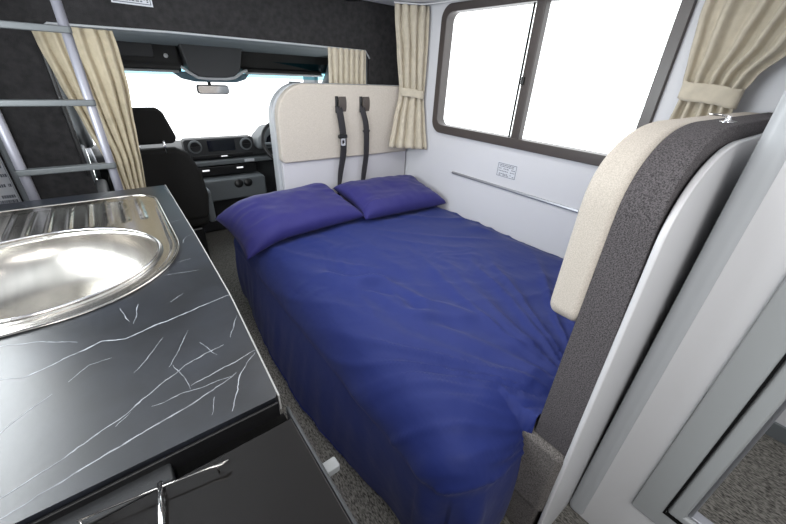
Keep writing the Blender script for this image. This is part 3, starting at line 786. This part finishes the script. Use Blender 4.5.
# dashboard
da = thing('dashboard', 'dark van dashboard with centre screen and round vents below the windscreen', 'dashboard', (.8, 3.4, .6))
bm = bmesh.new(); prism(bm, [(3.70, .85), (3.46, .84), (3.38, .82), (3.36, .74), (3.44, .70), (3.46, .55), (3.50, .02), (3.70, .02)], 'x', -.16, 1.66); ob('dash_body', bm, M['dash'], da, bevel=.015)
bm = bmesh.new(); prism(bm, rrect(.455, 1.015, .765, .905, .025, 5), 'y', 3.34, 3.44); ob('centre_stack', bm, M['dash'], da, bevel=.008)
bm = bmesh.new(); prism(bm, rrect(.630, .850, .800, .893, .006, 3), 'y', 3.334, 3.342); ob('screen', bm, M['screen'], da, bevel=.002)
for x in (.535, .945):
    bm = bmesh.new(); lathe(bm, [(.0, 0), (.022, -.002), (.024, -.012), (.046, -.014), (.052, -.010), (.053, 0)], (x, 3.34, .845), 'y', 24)
    vv = ob('round_vent', bm, M['dashgrey'], da, smooth=True)
    bm = bmesh.new(); lathe(bm, [(.0, -.013), (.036, -.016), (.040, -.013)], (x, 3.34, .845), 'y', 24); box(bm, x-.038, x+.038, 3.318, 3.324, .841, .849); ob('blades', bm, M['black'], vv, smooth=False)
ob('button_bar', B((.50, .99, 3.326, 3.345, .745, .772)), M['black'], da, bevel=.004)
ob('mid_shelf', B((.46, 1.40, 3.30, 3.42, .690, .728)), M['dashgrey'], da, bevel=.008)
ob('climate_panel', B((.46, 1.0, 3.315, 3.40, .600, .680)), M['black'], da, bevel=.008)
for x in (.575, .855): ob('climate_button', B((x-.028, x+.028, 3.308, 3.316, .645, .657)), M['button'], da, bevel=.003)
ob('badge', B((.72, .77, 3.320, 3.327, .755, .762)), M['button'], da)
ob('small_card', B((.90, .985, 3.292, 3.300, .700, .722)), M['paper'], da)
bm = bmesh.new(); prism(bm, rrect(.50, 1.04, .40, .585, .03, 4), 'y', 3.22, 3.42); ob('lower_console', bm, M['dashgrey'], da, bevel=.015)
for x in (.80, .88):
    bm = bmesh.new(); lathe(bm, [(.0, 0), (.036, 0), (.038, .004), (.030, .005)], (x, 3.214, .535), 'y', 20); ob('cup_holder', bm, M['black'], da, smooth=True)
bm = bmesh.new(); prism(bm, [(1.02, .80), (1.04, .90), (1.13, .985), (1.38, .985), (1.50, .93), (1.52, .80)], 'y', 3.26, 3.48); ob('instrument_hood', bm, M['dashgrey'], da, bevel=.03, seg=4)
bm = bmesh.new(); prism(bm, [(1.09, .83), (1.11, .90), (1.17, .95), (1.34, .95), (1.42, .91), (1.42, .83)], 'y', 3.25, 3.262); ob('instrument_glass', bm, M['screen'], da)
# steering wheel
sw = thing('steering_wheel', 'steering wheel peeking out left of the front backrest', 'steering wheel', (1.205, 3.1, .875))
R_ = Matrix.Rotation(radians(-28), 3, 'X')
bm = bmesh.new(); pts = [Vector((1.205, 3.10, .875))+R_@Vector((.185*cos(a), 0, .185*sin(a))) for a in [2*pi*k/40 for k in range(40)]]
tube(bm, pts, .016, 10, closed=True); ob('rim', bm, M['black'], sw, smooth=True)
bm = bmesh.new(); prism(bm, rrect(-.07, .07, -.06, .05, .03, 5), 'y', -.02, .03)
for a in (0, 180, 270):
    dx, dz = cos(radians(a)), sin(radians(a)); tube(bm, [(dx*.05, .005, dz*.05), (dx*.18, 0, dz*.18)], .014, 8)
bmesh.ops.transform(bm, matrix=Matrix.Translation((1.205, 3.10, .875)) @ R_.to_4x4(), verts=bm.verts); ob('hub', bm, M['dashgrey'], sw, smooth=False, bevel=.003)
bm = bmesh.new(); tube(bm, [(1.205, 3.12, .86), (1.205, 3.27, .78)], .03, 10); ob('column', bm, M['black'], sw, smooth=True)

# cab seats
def cab_seat(x, y, label, rotz=0):
    t = thing('captain_chair', label, 'seat', (x, y, 0), 'cab seats')
    def cush(name, outline, y0, y1, m, lean=.0, r=.035, puff=.0):
        bm = bmesh.new(); prism(bm, outline, 'y', y0, y1)
        bmesh.ops.transform(bm, matrix=Matrix.Translation((x, y, 0)), verts=bm.verts)
        if lean:
            for v in bm.verts: v.co.y -= (v.co.z-.5)*lean
        return ob(name, bm, m, t, bevel=r, seg=5)
    b = cush('backrest', [(-.25, .42), (-.28, .60), (-.275, .78), (-.22, .915), (-.13, .955), (.13, .955), (.20, .915), (.255, .78), (.275, .60), (.25, .42)], -.02, .09, M['seatblack'], .12)
    h = cush('headrest', [(-.14, .985), (-.155, 1.02), (-.12, 1.185), (-.09, 1.20), (.07, 1.20), (.10, 1.185), (.150, 1.02), (.13, .985)], -.01, .08, M['seatblack'], .12, .028)
    for s in (-.07, .07):
        bm = bmesh.new(); tube(bm, [(x+s, y-.07, .93), (x+s, y-.08, 1.01)], .007, 8); ob('headrest_post', bm, M['chrome'], h, smooth=True)
    bm = bmesh.new(); prism(bm, rrect(-.25, .25, .36, .50, .04, 4), 'y', .0, .50); bmesh.ops.transform(bm, matrix=Matrix.Translation((x, y, 0)), verts=bm.verts); ob('seat', bm, M['seatblack'], t, bevel=.04, seg=4)
    ob('bolster', B((x+.262, x+.315, y+.10, y+.42, .34, .60)), M['dashgrey'], t, bevel=.02, seg=3)
    ob('seat_base', B((x-.20, x+.20, y+.02, y+.42, .0, .35)), M['black'], t, bevel=.02)
    return t
cab_seat(.195, 2.80, 'black passenger seat with separate headrest beyond the worktop')
cab_seat(1.32, 2.62, 'black driver seat mostly hidden behind the beige backrest')

# ------------------------------------------------------------------ LIGHT
w = bpy.data.worlds.new('world'); S.world = w; w.use_nodes = True
bg = w.node_tree.nodes['Background']; bg.inputs['Color'].default_value = (.97, .985, 1, 1); bg.inputs['Strength'].default_value = 2.8
def area(name, loc, rot, sx, sy, e, col=(1, 1, 1)):
    l = bpy.data.lights.new(name, 'AREA'); l.shape = 'RECTANGLE'; l.size = sx; l.size_y = sy; l.energy = e; l.color = col
    o = bpy.data.objects.new(name, l); COL.objects.link(o); o.location = loc; o.rotation_euler = [radians(a) for a in rot]; return o
area('ceiling_fill', (.95, 1.2, 1.93), (0, 0, 0), 1.0, 1.2, 13, (1, .98, .96))  # added overhead fill for the living area, no lamp fitting behind it
area('window_daylight', (XL-.055, 1.35, 1.42), (0, -90, 0), .56, 1.16, 34, (.93, .97, 1))
area('rear_fill', (.3, -.7, 1.85), (35, 0, -15), .9, .5, 6, (1, .98, .96))  # added soft fill from the closed rear end, not an actual lamp
area('side_fill', (-.30, -.55, 1.75), (60, 0, -68), .7, .5, 11, (1, .99, .97))  # added fill to brighten the rear board and cubicle front, no source there
area('cubicle_fill', (1.5, -.5, 1.92), (0, 0, 0), .5, .5, 5)  # added fill so the cubicle wall and carpet come out bright enough

# ------------------------------------------------------------------ CAMERA
f = 347.
a = Vector((497, -162, f)).normalized()
b = Vector((-308, -204, f)); b = (b-a*a.dot(b)).normalized()
zz = a.cross(b)
if zz.y > 0: zz = -zz
# rows: world axes in (right, down, forward) camera coordinates
right = Vector((a.x, b.x, zz.x)); down = Vector((a.y, b.y, zz.y)); fwd = Vector((a.z, b.z, zz.z))
cm = bpy.data.cameras.new('camera'); cam = bpy.data.objects.new('camera', cm); COL.objects.link(cam)
mw = Matrix((( right.x, -down.x, -fwd.x, 0), (right.y, -down.y, -fwd.y, 0), (right.z, -down.z, -fwd.z, 1.45), (0, 0, 0, 1)))
cam.matrix_world = mw
cm.sensor_width = 36; cm.lens = f/786*36; cm.clip_start = .02
S.camera = cam
S.view_settings.view_transform = 'Standard'
S.view_settings.look = 'None'
S.view_settings.exposure = 0
